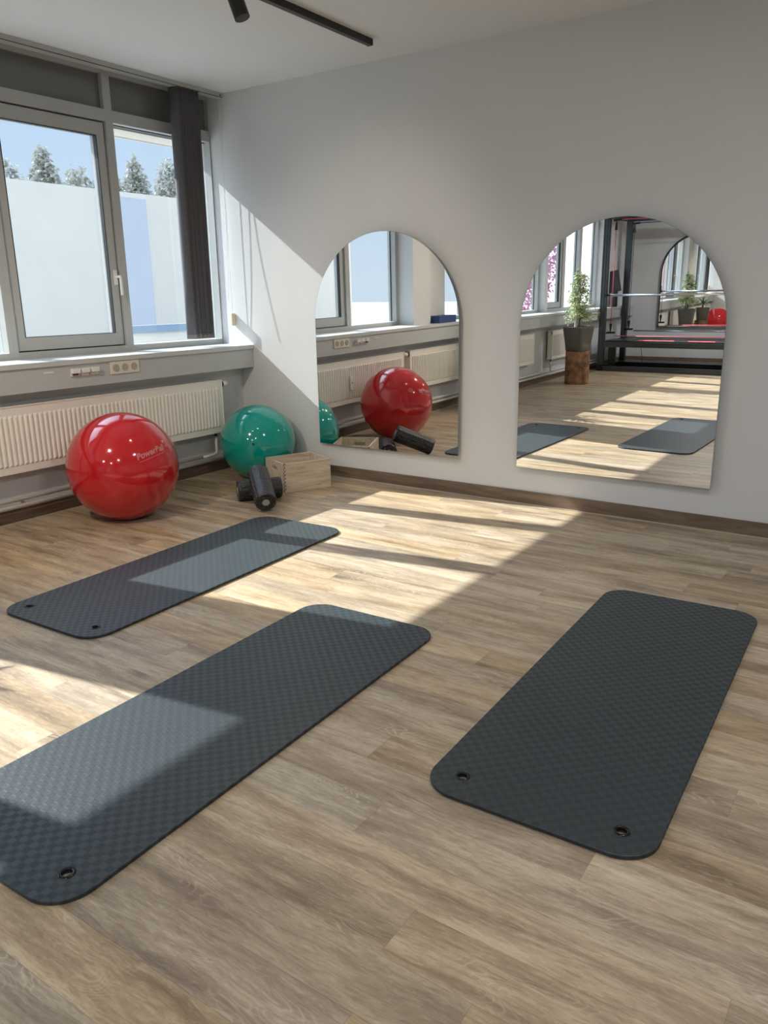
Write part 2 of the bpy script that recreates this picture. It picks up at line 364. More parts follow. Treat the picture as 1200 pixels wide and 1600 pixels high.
def rrect(x0, x1, y0, y1, r, n=14):
    pts = []
    for cx, cy, a0 in ((x1-r, y1-r, 0), (x0+r, y1-r, 90), (x0+r, y0+r, 180), (x1-r, y0+r, 270)):
        for k in range(n+1):
            a = radians(a0 + 90*k/n); pts.append((cx + r*cos(a), cy + r*sin(a)))
    return pts
def tag(o, label, cat, group=None, kind=None):
    o['label'] = label; o['category'] = cat
    if group: o['group'] = group
    if kind: o['kind'] = kind
    return o
def thing(name, label, cat, loc=(0, 0, 0), rz=0.0, group=None):
    o = bpy.data.objects.new(name, None); COL.objects.link(o); o.location = loc; o.rotation_euler = (0, 0, rz); o.empty_display_size = 0.1
    return tag(o, label, cat, group)
def struct(name, label=None, parent=None):
    o = bpy.data.objects.new(name, None); COL.objects.link(o); o['kind'] = 'structure'
    if label: o['label'] = label
    return o
def sobj(name, bm, material, label=None, smooth=False):
    o = obj(name, bm, material, smooth=smooth); o['kind'] = 'structure'
    if label: o['label'] = label
    return o

# ================================================================== the room
H = 2.83; YB = -9.97; XR = 7.2
bm = bmesh.new(); bx(bm, -0.02, XR, YB, 0.0, -0.12, 0.0); sobj('floor', bm, M['floor'], 'oak-look plank floor with grey brown grain')
bm = bmesh.new(); bx(bm, -0.30, XR+0.2, YB-0.2, 0.2, H, H+0.2); sobj('ceiling', bm, M['ceil'], 'plain white ceiling')
bm = bmesh.new(); bx(bm, -0.30, XR+0.2, 0.0, 0.2, -0.12, H); sobj('wall_right', bm, M['wall'], 'white wall that carries the two arched mirrors')
bm = bmesh.new(); bx(bm, -0.30, XR+0.2, YB-0.2, YB, -0.12, H); sobj('wall_back', bm, M['wall'], 'white wall behind the sling frame')
bm = bmesh.new(); bx(bm, XR, XR+0.2, YB, 0.0, -0.12, H); sobj('wall_side', bm, M['wall'], 'white wall opposite the windows')
# window wall: parapet, pillars, end piece
bm = bmesh.new()
bx(bm, -0.30, 0.0, YB, 0.0, -0.12, 0.955)
bx(bm, -0.30, 0.0, -3.10, -2.741, 0.955, H); bx(bm, -0.30, -0.05, -3.50, -3.10, 0.955, H)
bx(bm, -0.30, -0.10, -6.60, -6.50, 0.955, H)
bx(bm, -0.30, 0.0, YB, -8.90, 0.955, H)
sobj('wall_left', bm, M['wall'], 'window wall with white parapet and pillars')
# baseboards
def bboard(name, x0, x1, y0, y1, m_, lip):
    t = struct(name); obj('board', box(x0, x1, y0, y1, 0.0, 0.088, 0.001), m_, t)
    l = box(*lip, 0.0, 0.007); obj('sealing_strip', l, M['caulk'], t)
bboard('baseboard_right', 0.0, XR, -0.012, -0.0005, M['bb'], (0.0, XR, -0.019, -0.0122))
bboard('baseboard_left', 0.0005, 0.012, YB, -0.012, M['bbL'], (0.0122, 0.019, YB, -0.02))
bboard('baseboard_back', 0.012, XR, YB+0.0005, YB+0.012, M['bb'], (0.02, XR, YB+0.0122, YB+0.019))
# boxed sill
sobj('trim_1', box(0.001, 0.140, YB+0.001, -0.001, 0.812, 0.9555), M['box'], 'grey painted service box under the window sill')
sobj('trim_2', box(-0.235, 0.152, YB+0.001, -0.001, 0.956, 0.988, 0.003), M['sill'], 'pale grey window sill')
# exterior blind box along the facade and sealed header above the windows
bm = bmesh.new(); bx(bm, -0.52, -0.30, YB, 0.5, 2.50, 2.85); bx(bm, -0.52, -0.505, YB, 0.5, 2.494, 2.52)
sobj('trim_3', bm, M['facade'], 'white outer blind box above the windows')
sobj('trim_4', box(-0.30, -0.20, -8.90, -0.001, 2.805, 2.8295), M['frame'], 'grey header strip over the windows')

# ------------------------------------------------------------------ windows
FX0, FX1 = -0.285, -0.188       # frame depth
wn_ = [0]
def win(y0, y1, sash, label, jr=0.05, jl=0.05):
    """y0 > y1 ; one light with its transom panel. sash: opening casement with a handle on the y0 side"""
    wn_[0] += 1
    t = struct('window_%d' % wn_[0], label)
    bm = bmesh.new()
    bx(bm, FX0, FX1, y0, y0-jr, 0.988, 2.805); bx(bm, FX0, FX1, y1+jl, y1, 0.988, 2.805)
    bx(bm, FX0, FX1, y0-jr, y1+jl, 0.988, 1.030); bx(bm, FX0, FX1, y0-jr, y1+jl, 2.510, 2.585)
    obj('window_frame', bm, M['frame'], t)
    g0, g1, z0, z1 = y0-jr, y1+jl, 1.030, 2.510
    obj('transom_panel', box(-0.245, -0.225, g0, g1, 2.585, 2.805), M['panel'], t)
    if sash:
        s = 0.062; bm = bmesh.new(); a0, a1 = g0-0.010, g1+0.006; b0, b1 = z0+0.008, z1-0.010
        X0, X1 = -0.275, -0.206
        bx(bm, X0, X1, a0, a0-s, b0, b1); bx(bm, X0, X1, a1+s, a1, b0, b1)
        bx(bm, X0, X1, a0-s, a1+s, b0, b0+s+0.02); bx(bm, X0, X1, a0-s, a1+s, b1-s-0.02, b1)
        sa = obj('sash', bm, M['frame'], t)
        g0, g1, z0, z1 = a0-s, a1+s, b0+s+0.02, b1-s-0.02
        bm = bmesh.new(); q = 0.006
        for k in ((g0, g0-q, z0, z1), (g1+q, g1, z0, z1)): bx(bm, -0.236, -0.205, k[0], k[1], k[2], k[3])
        bx(bm, -0.236, -0.205, g0-q, g1+q, z1-q, z1); bx(bm, -0.236, -0.205, g0-q, g1+q, z0, z0+q*0.6)
        obj('glazing_seal', bm, M['seal'], sa)
        G0, G1 = y0-jr, y1+jl; bm = bmesh.new()
        bx(bm, -0.262, -0.255, G0, a0, 1.030, 2.510); bx(bm, -0.262, -0.255, a1, G1, 1.030, 2.510); bx(bm, -0.262, -0.255, a0, a1, b1, 2.510); bx(bm, -0.262, -0.255, a0, a1, 1.030, b0)
        obj('gap_shade_strip', bm, M['seal'], t)  # dark strips standing in for the shade in the gap around the sash
        hy = a0-0.022; hz = 1.505
        bm = bmesh.new(); bx(bm, -0.2055, -0.198, hy-0.014, hy+0.014, hz-0.055, hz+0.045)
        tube(bm, [(-0.199, hy, hz), (-0.150, hy, hz), (-0.146, hy, hz-0.01), (-0.146, hy, hz-0.125)], 0.0095, 10)
        obj('window_handle', bm, M['handle'], sa, smooth=True, auto=40)
    else:
        bm = bmesh.new(); q = 0.005
        bx(bm, -0.256, -0.244, g1+q, g1, z0, z1); bx(bm, -0.256, -0.244, g0, g1, z1-q, z1)
        obj('glazing_seal', bm, M['seal'], t)
    obj('pane', box(-0.252, -0.248, g0, g1, z0, z1), M['glass'], t)
win(-0.002, -0.925, False, 'fixed window light nearest the corner, beside the dark blinds', jr=0.008, jl=0.026)
win(-0.9255, -1.835, True, 'opening window with a white handle', jr=0.034, jl=0.034)
win(-1.8355, -2.740, False, 'fixed window light at the left edge, by the pillar', jr=0.03, jl=0.05)
win(-3.501, -4.26, False, 'fixed window light past the pillar')
win(-4.2605, -5.20, True, 'opening window light of the middle bay')
win(-5.2005, -6.499, False, 'fixed window light of the middle bay beside the narrow post')
win(-6.601, -7.42, True, 'opening window light of the far bay seen behind the potted tree')
win(-7.4205, -8.10, False, 'fixed window light of the far bay, middle one')
win(-8.1005, -8.899, False, 'fixed window light of the far bay next to the sling frame')

# ------------------------------------------------------------------ blind track, blinds, cords
t = thing('blind_track', 'long pale grey vertical-blind track on the ceiling above the windows', 'curtain rail', (0, 0, 0))
bm = bmesh.new(); bx(bm, -0.088, -0.028, -8.88, -0.004, 2.797, 2.8295); obj('track_profile', bm, M['rail'], t)
obj('track_slot', box(-0.0279, -0.0272, -8.88, -0.004, 2.797, 2.8015), M['seal'], t)
bm = bmesh.new(); bx(bm, -0.120, -0.0885, -8.88, -0.004, 2.806, 2.8295); obj('rear_profile', bm, M['rail'], t)
bm = bmesh.new(); bx(bm, -0.070, -0.050, -0.0038, -0.0030, 2.808, 2.822); obj('screw_hole', box(-0.034, -0.0275, -0.030, -0.018, 2.806, 2.818), M['hole'], t)
bm.free()
def blinds(label, y0, y1, n, xc, z0, wdt=0.089):
    t = thing('vertical_blind', label, 'blind', (xc, (y0+y1)/2, z0)); rb = random.Random(4); yc = (y0+y1)/2
    for k in range(n):
        y = y0 + (y1-y0)*k/(n-1); a = radians(58 + (9 if k % 2 else -9) + rb.uniform(-7, 7)); bm = bmesh.new(); rows = []
        if k == 0: a = radians(20)
        for z in (0, 0.3, 0.9, 1.5, 2.795-z0):
            r = []; tw = rb.uniform(-0.05, 0.05)
            for j in range(7):
                s_ = (j/6-0.5)*wdt*(0.5 if k == 0 else 1); bow = 0.019*(1-(2*j/6-1)**2)
                r.append(bm.verts.new((s_*sin(a+tw)+bow*cos(a), (y-yc) + s_*cos(a+tw)-bow*sin(a)*0.6, z)))
            rows.append(r)
        for p, q in zip(rows, rows[1:]):
            for j in range(6): bm.faces.new((p[j], p[j+1], q[j+1], q[j]))
        o = obj('slat', bm, M['blindLit'] if k == 0 else M['blind'], t, smooth=True)
        if k == 0: o['label'] = 'end slat coloured paler, as if lit'
        md = o.modifiers.new('thickness', 'SOLIDIFY'); md.thickness = 0.0012
        if k: obj('bottom_weight', xf(box(-wdt/2, wdt/2, -0.0016, 0.0016, -0.035, -0.0005), Matrix.Translation((0, y-yc, 0)) @ Matrix.Rotation(pi/2-a, 4, 'Z')), M['weight'], o)
    return t
blinds('dark grey vertical blinds drawn together beside the corner window', -0.245, -0.448, 10, -0.062, 1.085)
# cords with their wall weight
t = thing('pull_cord', 'white blind pull cords hanging beside the corner, running to a cream tensioner', 'cord', (-0.04, -0.03, 1.2))
def wavy(x, y, z0, z1, ax, ay, ph, n=26, bx_=0, by_=0):
    return [(x + ax*sin(ph+5.2*k/n) + bx_*(k/n)**2 + 0.04, y + ay*sin(ph*1.7+4.1*k/n) + by_*(k/n)**2 + 0.03, z0 + (z1-z0)*k/n - 1.2) for k in range(n+1)]
for pts in (wavy(-0.045, -0.022, 2.797, 1.225, 0.002, 0.001, 0), wavy(-0.032, -0.034, 2.797, 1.225, 0.004, 0.003, 1, by_=0.010), wavy(-0.030, -0.040, 2.797, 1.34, 0.006, 0.005, 3.3, by_=-0.03)):
    obj('cord', tb(pts, 0.0013, 6), M['cord'], t, smooth=True)
bm = bmesh.new(); bx(bm, -0.012, 0.010, -0.012, 0.0285, -0.065, 0.030)
bmesh.ops.bevel(bm, geom=list(bm.edges), offset=0.003, segments=2, affect='EDGES'); obj('tensioner', bm, M['cream'], t)

# ------------------------------------------------------------------ radiators and pipes
def radiator(y0, y1, label, valve=True, meter=False):
    """y0 > y1"""
    t = thing('radiator', label, 'radiator', (0.0, (y0+y1)/2, 0.33), group='radiators under the windows'); L = y0-y1; h = L/2
    bm = bmesh.new(); zb, zt = 0.0, 0.402; xf_ = 0.104
    bx(bm, 0.084, 0.100, -h, h, zb, zt)                       # front water panel
    n = int((L-0.05)/0.0333); s0 = -(n-1)*0.0333/2
    for k in range(n):
        y = s0 + k*0.0333; a, b = 0.0120, 0.0050
        z0, z1 = zb+0.045, zt-0.050
        v = [bm.verts.new(p) for p in ((0.1001, y-a, z0), (0.1001, y+a, z0), (0.1001, y+a, z1), (0.1001, y-a, z1),
                                       (0.1088, y-b, z0+0.010), (0.1088, y+b, z0+0.010), (0.1088, y+b, z1-0.010), (0.1088, y-b, z1-0.010))]
        for f in ((4, 5, 6, 7), (0, 1, 5, 4), (1, 2, 6, 5), (2, 3, 7, 6), (3, 0, 4, 7)): bm.faces.new([v[i] for i in f])
    obj('front_panel', bm, M['rad'], t)
    obj('rear_panel', box(0.030, 0.042, -h, h, 0.0, zt-0.006), M['rad'], t)
    bm = bmesh.new()
    for k in range(int(L/0.04)):
        y = -h + 0.02 + k*0.04; bx(bm, 0.043, 0.083, y-0.0015, y+0.0015, 0.03, zt-0.02)
    obj('convector_fins', bm, M['rad'], t)
    bm = bmesh.new(); bx(bm, 0.030, 0.104, -h, h, zt+0.0005, zt+0.006)
    for k in range(int(L/0.03)):
        y = -h + 0.015 + k*0.03; bx(bm, 0.040, 0.092, y-0.009, y+0.009, zt+0.006, zt+0.0075)
    obj('top_grille', bm, M['rad'], t)
    for q in (1, -1): obj('side_cover', box(0.030, 0.104, q*(h+0.0003), q*(h+0.004), 0.0, zt+0.006), M['rad'], t)
    for y in (-h+0.18, h-0.18): obj('wall_bracket', box(0.001, 0.0297, y-0.02, y+0.02, 0.05, zt-0.05), M['rad'], t)
    if valve:
        v = obj('valve', tb([(0.075, h+0.0045, 0.372), (0.075, h+0.026, 0.372)], 0.024, 18), M['black'], t, smooth=True, auto=40)
        obj('thermostat_knob', tb([(0.075, h+0.0265, 0.372), (0.075, h+0.032, 0.372), (0.075, h+0.070, 0.372), (0.075, h+0.080, 0.372)], 0.02, 18, rs=[0.019, 0.023, 0.021, 0.014]), M['handle'], v, smooth=True, auto=50)
        bm = bmesh.new()
        tube(bm, [(0.062, h-0.06, -0.001), (0.062, h-0.06, -0.03)], 0.013, 12); obj('lower_valve', bm, M['dark'], t, smooth=True, auto=40)
        obj('feed_pipe', tb([(0.062, h-0.06, -0.031), (0.062, h-0.06, -0.150), (0.060, h-0.066, -0.165), (0.056, h-0.085, -0.174), (0.050, h-0.20, -0.176)], 0.011, 12), M['pipe'], t, smooth=True)
    if meter:
        mt = obj('heat_meter', box(0.108, 0.124, h-1.11, h-1.07, 0.13, 0.26, 0.003), M['handle'], t)
        obj('meter_window', box(0.1242, 0.1250, h-1.096, h-1.084, 0.19, 0.205), M['hole'], mt)
    return t
radiator(-0.335, -2.38, 'cream flat-fluted radiator directly behind the red exercise ball', meter=True)
radiator(-2.50, -4.00, 'cream radiator under the pillar, second one from the mirror corner')
radiator(-4.25, -5.72, 'cream radiator seen at the left edge of the large mirror, short of the tree pot', valve=False)
radiator(-6.36, -7.90, 'cream radiator standing behind the potted ficus')
t = thing('heating_pipe', 'white heating pipe running low along the window wall, upper of the two', 'pipe', (0.045, -4.9, 0.155), group='heating pipes along the window wall')
obj('pipe_run', tb([(0, 4.50, 0), (0, -4.9, 0)], 0.0125, 12), M['pipe'], t, smooth=True)
for k in range(8): obj('pipe_clip', box(-0.0445, -0.0126, 4.0-k*1.15-0.008, 4.0-k*1.15+0.008, -0.006, 0.006), M['pipe'], t)
t = thing('heating_pipe', 'white heating pipe running low along the window wall, lower and nearer the floor', 'pipe', (0.058, -4.9, 0.115), group='heating pipes along the window wall')
obj('pipe_run', tb([(0, 4.85, 0), (0, -4.9, 0)], 0.0135, 12), M['pipe'], t, smooth=True)
for k in range(8): obj('pipe_clip', box(-0.0575, -0.0136, 4.0-k*1.15-0.008, 4.0-k*1.15+0.008, -0.006, 0.006), M['pipe'], t)

# ------------------------------------------------------------------ sockets in the service box
t = thing('wall_socket', 'cream triple power socket plate on the grey box under the sill', 'socket', (0.140, -1.258, 0.911))
bm = bmesh.new(); bx(bm, 0.0002, 0.009, -0.118, 0.118, -0.041, 0.041)
bmesh.ops.bevel(bm, geom=[e for e in bm.edges], offset=0.002, segments=2, affect='EDGES'); obj('cover_plate', bm, M['socket'], t)
for k in (-1, 0, 1):
    y = k*0.0735
    o = obj('socket_insert', tb([(0.0091, y, 0), (0.0125, y, 0), (0.0126, y, 0), (0.0102, y, 0)], 0.02, 26, rs=[0.0250, 0.0245, 0.0215, 0.020]), M['well'], t, smooth=True, auto=30)
    bm = bmesh.new()
    for s in (-1, 1): tube(bm, [(0.0103, y+s*0.0095, 0), (0.0107, y+s*0.0095, 0)], 0.0035, 10)
    bx(bm, 0.0103, 0.0112, y-0.004, y+0.004, 0.0125, 0.017); bx(bm, 0.0103, 0.0112, y-0.004, y+0.004, -0.017, -0.0125)
    obj('pin_hole', bm, M['hole'], o)
lab = ['cream surface data outlet farthest from the triple socket, with two dark ports', 'cream surface data outlet, middle one of the row under the sill', 'cream surface data outlet nearest the triple power socket']
for k, y in enumerate((-1.645, -1.573, -1.503)):
    t = thing('data_outlet', lab[k], 'socket', (0.140, y, 0.912), group='small data outlets under the sill')
    obj('backplate', box(0.0002, 0.010, -0.030, 0.030, -0.030, 0.016, 0.002), M['socket'], t)
    obj('cover', box(0.0102, 0.030, -0.028, 0.028, -0.010, 0.020, 0.003), M['handle'], t)
    if k == 0:
        bm = bmesh.new(); bx(bm, 0.0102, 0.016, -0.020, -0.003, -0.024, -0.013); bx(bm, 0.0102, 0.016, 0.003, 0.020, -0.024, -0.013); obj('port', bm, M['hole'], t)
tag(obj('cover_strip', box(0.1402, 0.1425, -1.86, -1.79, 0.915, 0.925, 0.001), M['handle']), 'small pale strip on the grey box left of the data outlets', 'cover')
tag(obj('blue_box', box(-0.045, 0.10, -3.50, -3.12, 0.9885, 1.065, 0.002), M['blue']), 'flat dark blue box lying on the sill before the pillar', 'box')

# ------------------------------------------------------------------ arched mirrors
def arch(wd, ht, n=48):
    pts = [(-wd/2, 0), (wd/2, 0)]; r = wd/2
    for k in range(n+1):
        a = pi*k/n; pts.append((r*cos(a), ht-r+r*sin(a)))
    return pts
def mirror(name, label, loc, wd, ht, face=-1, tilt=0.0, frame=None):
    """face -1: reflecting side looks to -y"""
    t = thing(name, label, 'mirror', loc, group='arched mirrors')
    t.rotation_euler = (tilt, 0, 0 if face < 0 else pi)
    R90 = Matrix.Rotation(pi/2, 4, 'X')
    bm = xf(shape2d(arch(wd, ht), [], 0.004), Matrix.Translation((0, -0.0100, 0)) @ R90)
    obj('edge_glass', bm, M['edge'], t)
    bm = bmesh.new(); ins = 0.0015; vs = [bm.verts.new((x*(1-2*ins/wd), -0.01215, ins + z*(1-2*ins/ht))) for x, z in arch(wd, ht)]
    f = bm.faces.new(vs); f.normal_update()
    if f.normal.y > 0: f.normal_flip()
    obj('silvered_glass', bm, M['mirror'], t)
    obj('backing_board', xf(shape2d(arch(wd-0.03, ht-0.03), [], 0.0065), Matrix.Translation((0, -0.0040, 0.015)) @ R90), M['dark'], t)
    if frame:
        bm = xf(shape2d(arch(wd+0.03, ht+0.03), [arch(wd-0.004, ht-0.004)], 0.024), Matrix.Translation((0, -0.012, -0.015)) @ R90)
        for v in bm.verts: pass
        obj('mirror_frame', bm, frame, t)
    return t
# the two on the photographed wall stand a finger off it on spacers
MW, MH = 1.214, 1.515
mirror('arched_mirror', 'frameless arched mirror nearer the window corner, showing the red ball', (0.8255+MW/2, -0.026, 0.261), MW, MH, tilt=0.0095)
mirror('arched_mirror', 'frameless arched mirror away from the window, showing plant and sling frame', (2.4753+MW/2, -0.024, 0.253), MW, MH, tilt=0.007)
mirror('arched_mirror', 'dark-framed arched mirror on the back wall behind the sling frame', (0.62+1.22/2, YB+0.028, 0.62), 1.22, 1.54, face=1, frame=M['dark']).rotation_euler = (0, 0, pi-0.036)

# ------------------------------------------------------------------ exercise mats
ML, MWD, MT = 1.813, 0.65, 0.012
ex, ey = 0.0986, 0.0956
outl = rrect(0, ML, -MWD, 0, 0.105)
pad_src = None
def exmat(label, x, y, deg):
    global pad_src
    t = thing('exercise_mat', label, 'mat', (x, y, 0.0005), radians(deg), group='exercise mats on the floor')
    if pad_src is None:
        bm = xf(shape2d(outl, [circ(ex, -ey, 0.0135), circ(ex, -MWD+ey, 0.0135)], MT, 0.0025), Matrix.Translation((0, 0, MT/2)))
        pad = obj('pad', bm, M['matpad'], t); rings = []
        for yy in (-ey, -MWD+ey):
            bm = bmesh.new(); R_, seg, rows = 0.0175, 28, []
            prof = [(0.0130, 0.0020), (0.0130, MT+0.0004), (0.0145, MT+0.0022), (0.0185, MT+0.0026), (0.0215, MT+0.0016), (0.0225, MT-0.0005)]
            for r, z in prof: rows.append([bm.verts.new((ex+r*cos(2*pi*k/seg), yy+r*sin(2*pi*k/seg), z)) for k in range(seg)])
            for a, b in zip(rows, rows[1:]):
                for k in range(seg): bm.faces.new((a[k], a[(k+1) % seg], b[(k+1) % seg], b[k]))
            rings.append(obj('eyelet', bm, M['eyelet'], t, smooth=True))
        pad_src = [pad] + rings
    else:
        for s in pad_src:
            c = s.copy(); COL.objects.link(c); c.parent = t
    return t
exmat('dark grey exercise mat on the right, wholly out of the sunlight', 3.5761, -3.0565, 91.52)
exmat('dark grey exercise mat in the middle, its near end cut off by the left edge', 2.503, -3.9415, 91.59)
exmat('dark grey exercise mat farthest away, in front of the red ball', 1.3011, -2.9782, 91.85)

# ------------------------------------------------------------------ exercise balls
def ball(name, label, c, r, mt, squash=0.985):
    t = thing(name, label, 'ball', (c[0], c[1], 0.0), group='exercise balls by the window wall')
    bm = bmesh.new(); bmesh.ops.create_uvsphere(bm, u_segments=96, v_segments=64, radius=r)
    for v in bm.verts:
        if v.co.z < -r*0.965: v.co.z = -r*0.965 - (abs(v.co.z)-r*0.965)*0.06
    zmin = min(v.co.z for v in bm.verts)
    for v in bm.verts: v.co.z -= zmin
    o = obj('ball_skin', bm, mt, t, smooth=True)
    return t, -zmin
def on_sphere_text(txt, size, n_dir, up, r, zc, parent, material, name='lettering', shear=0.25):
    cu = bpy.data.curves.new('tmp', 'FONT'); cu.body = txt; cu.size = size; cu.offset = 0.0016; cu.shear = shear; cu.align_x = 'CENTER'; cu.align_y = 'CENTER'
    o = bpy.data.objects.new('tmp', cu); COL.objects.link(o); dg = bpy.context.evaluated_depsgraph_get(); dg.update()
    me = bpy.data.meshes.new_from_object(o.evaluated_get(dg)); bm = bmesh.new(); bm.from_mesh(me)
    bpy.data.objects.remove(o)
    return wrap(bm, n_dir, up, r, zc, parent, material, name)
def wrap(bm, n_dir, up, r, zc, parent, material, name):
    bmesh.ops.subdivide_edges(bm, edges=[e for e in bm.edges if e.calc_length() > 0.012], cuts=3, use_grid_fill=False)
    bmesh.ops.triangulate(bm, faces=bm.faces)
    nd = Vector(n_dir).normalized(); up = Vector(up); e2 = (up - nd*up.dot(nd)).normalized(); e1 = e2.cross(nd)
    for v in bm.verts:
        d = (nd + e1*(v.co.x/r) + e2*(v.co.y/r)).normalized(); v.co = d*(r+0.0016) + Vector((0, 0, zc))
    bmesh.ops.recalc_face_normals(bm, faces=bm.faces)
    return obj(name, bm, material, parent)
RB = (0.498, -1.618); RR_ = 0.342
tr_, zc = ball('exercise_ball', 'large glossy red exercise ball in front of the radiator', RB, RR_, M['red'])
CAM = Vector((4.6039, -4.7105, 1.3541))
def sph_dir(px, py, C, r):
    d = (r2*(px-600)/1224 + u2*(-(py-800))/1224 + _f).normalized(); L = Vector(C)-CAM; b = L.dot(d); q = b*b - L.dot(L) + r*r
    P = CAM + d*(b - sqrt(max(q, 0))); return (P-Vector(C)).normalized()
Cr = (RB[0], RB[1], zc)
dA, dB, dM = sph_dir(212, 716, Cr, RR_), sph_dir(266, 694, Cr, RR_), sph_dir(236, 706, Cr, RR_)
al = (dB-dA).normalized(); upv = dM.cross(al)
on_sphere_text('PowerBall', 0.052, dM, upv, RR_, zc, tr_, M['logo'])
bm = bmesh.new()
for r0, r1 in ((0.016, 0.020), (0.007, 0.010)):
    a = [bm.verts.new((r0*cos(2*pi*k/32), r0*sin(2*pi*k/32), 0)) for k in range(32)]; b = [bm.verts.new((r1*cos(2*pi*k/32), r1*sin(2*pi*k/32), 0)) for k in range(32)]
    for k in range(32): bm.faces.new((a[k], a[(k+1) % 32], b[(k+1) % 32], b[k]))
wrap(bm, sph_dir(263, 690, Cr, RR_), upv, RR_, zc, tr_, M['logo'], 'round_emblem')
bm = bmesh.new(); pl = [(-0.10, -0.034), (0.095, -0.034), (0.097, -0.031), (-0.095, -0.031)]; bm.faces.new([bm.verts.new((x, y, 0)) for x, y in pl])
wrap(bm, dM, upv, RR_, zc, tr_, M['logo'], 'underline')
tg_, zg = ball('exercise_ball', 'teal green exercise ball in the corner behind the wooden crate', (0.439, -0.318), 0.286, M['green'])
Cg = (0.439, -0.318, zg); dP = sph_dir(396, 694, Cg, 0.286)
pl_ = bmesh.new(); bmesh.ops.create_cone(pl_, cap_ends=True, segments=20, radius1=0.010, radius2=0.008, depth=0.004)
xf(pl_, Matrix.Translation(dP*0.287 + Vector((0, 0, zg))) @ dP.to_track_quat('Z', 'Y').to_matrix().to_4x4())
obj('air_plug', pl_, M['dark'], tg_)

# ------------------------------------------------------------------ wooden crate
ang = math.atan2(-0.286+0.629, 1.117-0.967)
t = thing('wooden_crate', 'light pine crate with finger joints by the mirror wall', 'box', (0.967, -0.629, 0.0015), ang)
CL, CD, CH, TH = 0.372, 0.315, 0.212, 0.012       # local x along the front face, y away from it
def board(name, b): return obj(name, b, M['crate'], t)
for y0 in (0.0, CD-TH):
    bm = bmesh.new(); bx(bm, 0, CL, y0, y0+TH, 0, CH*0.497); bx(bm, 0, CL, y0, y0+TH, CH*0.503, CH); board('side_board', bm)
for x0 in (0.0002, CL-TH-0.0002):
    slot = rrect(CD/2-0.047, CD/2+0.047, CH-0.070, CH-0.040, 0.014, 6)
    bm = shape2d([(TH+0.0002, 0), (CD-TH-0.0002, 0), (CD-TH-0.0002, CH-0.0005), (TH+0.0002, CH-0.0005)], [slot], TH)
    xf(bm, Matrix.Translation((x0+TH/2, 0, 0)) @ Matrix(((0, 0, 1, 0), (1, 0, 0, 0), (0, 1, 0, 0), (0, 0, 0, 1))))
    board('end_board', bm)
bm = bmesh.new()
for k in range(8):
    z = 0.010 + k*0.026
    for xx in (-0.0004, CL-0.0001): bx(bm, xx, xx+0.0006, 0.0, TH, z, z+0.012)
    bx(bm, 0.0, TH*0.9, -0.0005, 0.0, z+0.013, z+0.024)
obj('finger_joint', bm, M['endgrain'], t)
board('bottom_board', box(TH+0.0003, CL-TH-0.0003, TH+0.0003, CD-TH-0.0003, 0.004, 0.012))
CR = Matrix.Translation((0.967, -0.629, 0.0015)) @ Matrix.Rotation(ang, 4, 'Z')
bm = bmesh.new(); cpts = [CR @ Vector((0.20+0.07*cos(a*0.7)+0.02*sin(a*2.1), 0.15+0.05*sin(a), 0.020+0.018*a*0.5)) for a in [k*0.35 for k in range(28)]]
tube(bm, cpts, 0.006, 8); tag(obj('resistance_tube', bm, M['green_band'], smooth=True), 'bright green rubber tube coiled inside the pine crate', 'exercise band')

# ------------------------------------------------------------------ foam rollers
def roller(label, A, B, r=0.0725):
    A, B = Vector(A), Vector(B); L = (B-A).length
    t = thing('foam_roller', label, 'foam roller', A, group='crossed foam rollers'); t.rotation_mode = 'QUATERNION'; t.rotation_quaternion = (B-A).to_track_quat('Z', 'Y')
    bm = bmesh.new(); seg, rows = 96, []
    nz = 44
    for j in range(nz+1):
        z = L*j/nz; ring = []
        rr = r - (0.006 if j in (0, nz) else 0)
        for k in range(seg):
            a = 2*pi*k/seg; g = 0.0025*(0.5+0.5*sin(6*a*2)) if 0 < j < nz else 0
            ring.append(bm.verts.new(((rr-g)*cos(a), (rr-g)*sin(a), z)))
        rows.append(ring)
    for a, b in zip(rows, rows[1:]):
        for k in range(seg): bm.faces.new((a[k], a[(k+1) % seg], b[(k+1) % seg], b[k]))
    bm.faces.new(rows[0][::-1]); bm.faces.new(rows[-1])
    obj('roller_body', bm, M['foam'], t, smooth=True, auto=40)
    for z0, z1 in ((-0.0025, -0.0002), (L+0.0002, L+0.0025)): obj('core_cap', tb([(0, 0, z0), (0, 0, z1)], 0.024, 24), M['core'], t)
roller('speckled black foam roller lying flat underneath the other', (0.826, -0.955, 0.0735), (1.008, -0.716, 0.0735))
roller('speckled black foam roller leaning on top, its grey core toward the viewer', (1.206, -1.086, 0.0705), (0.962, -0.890, 0.206))

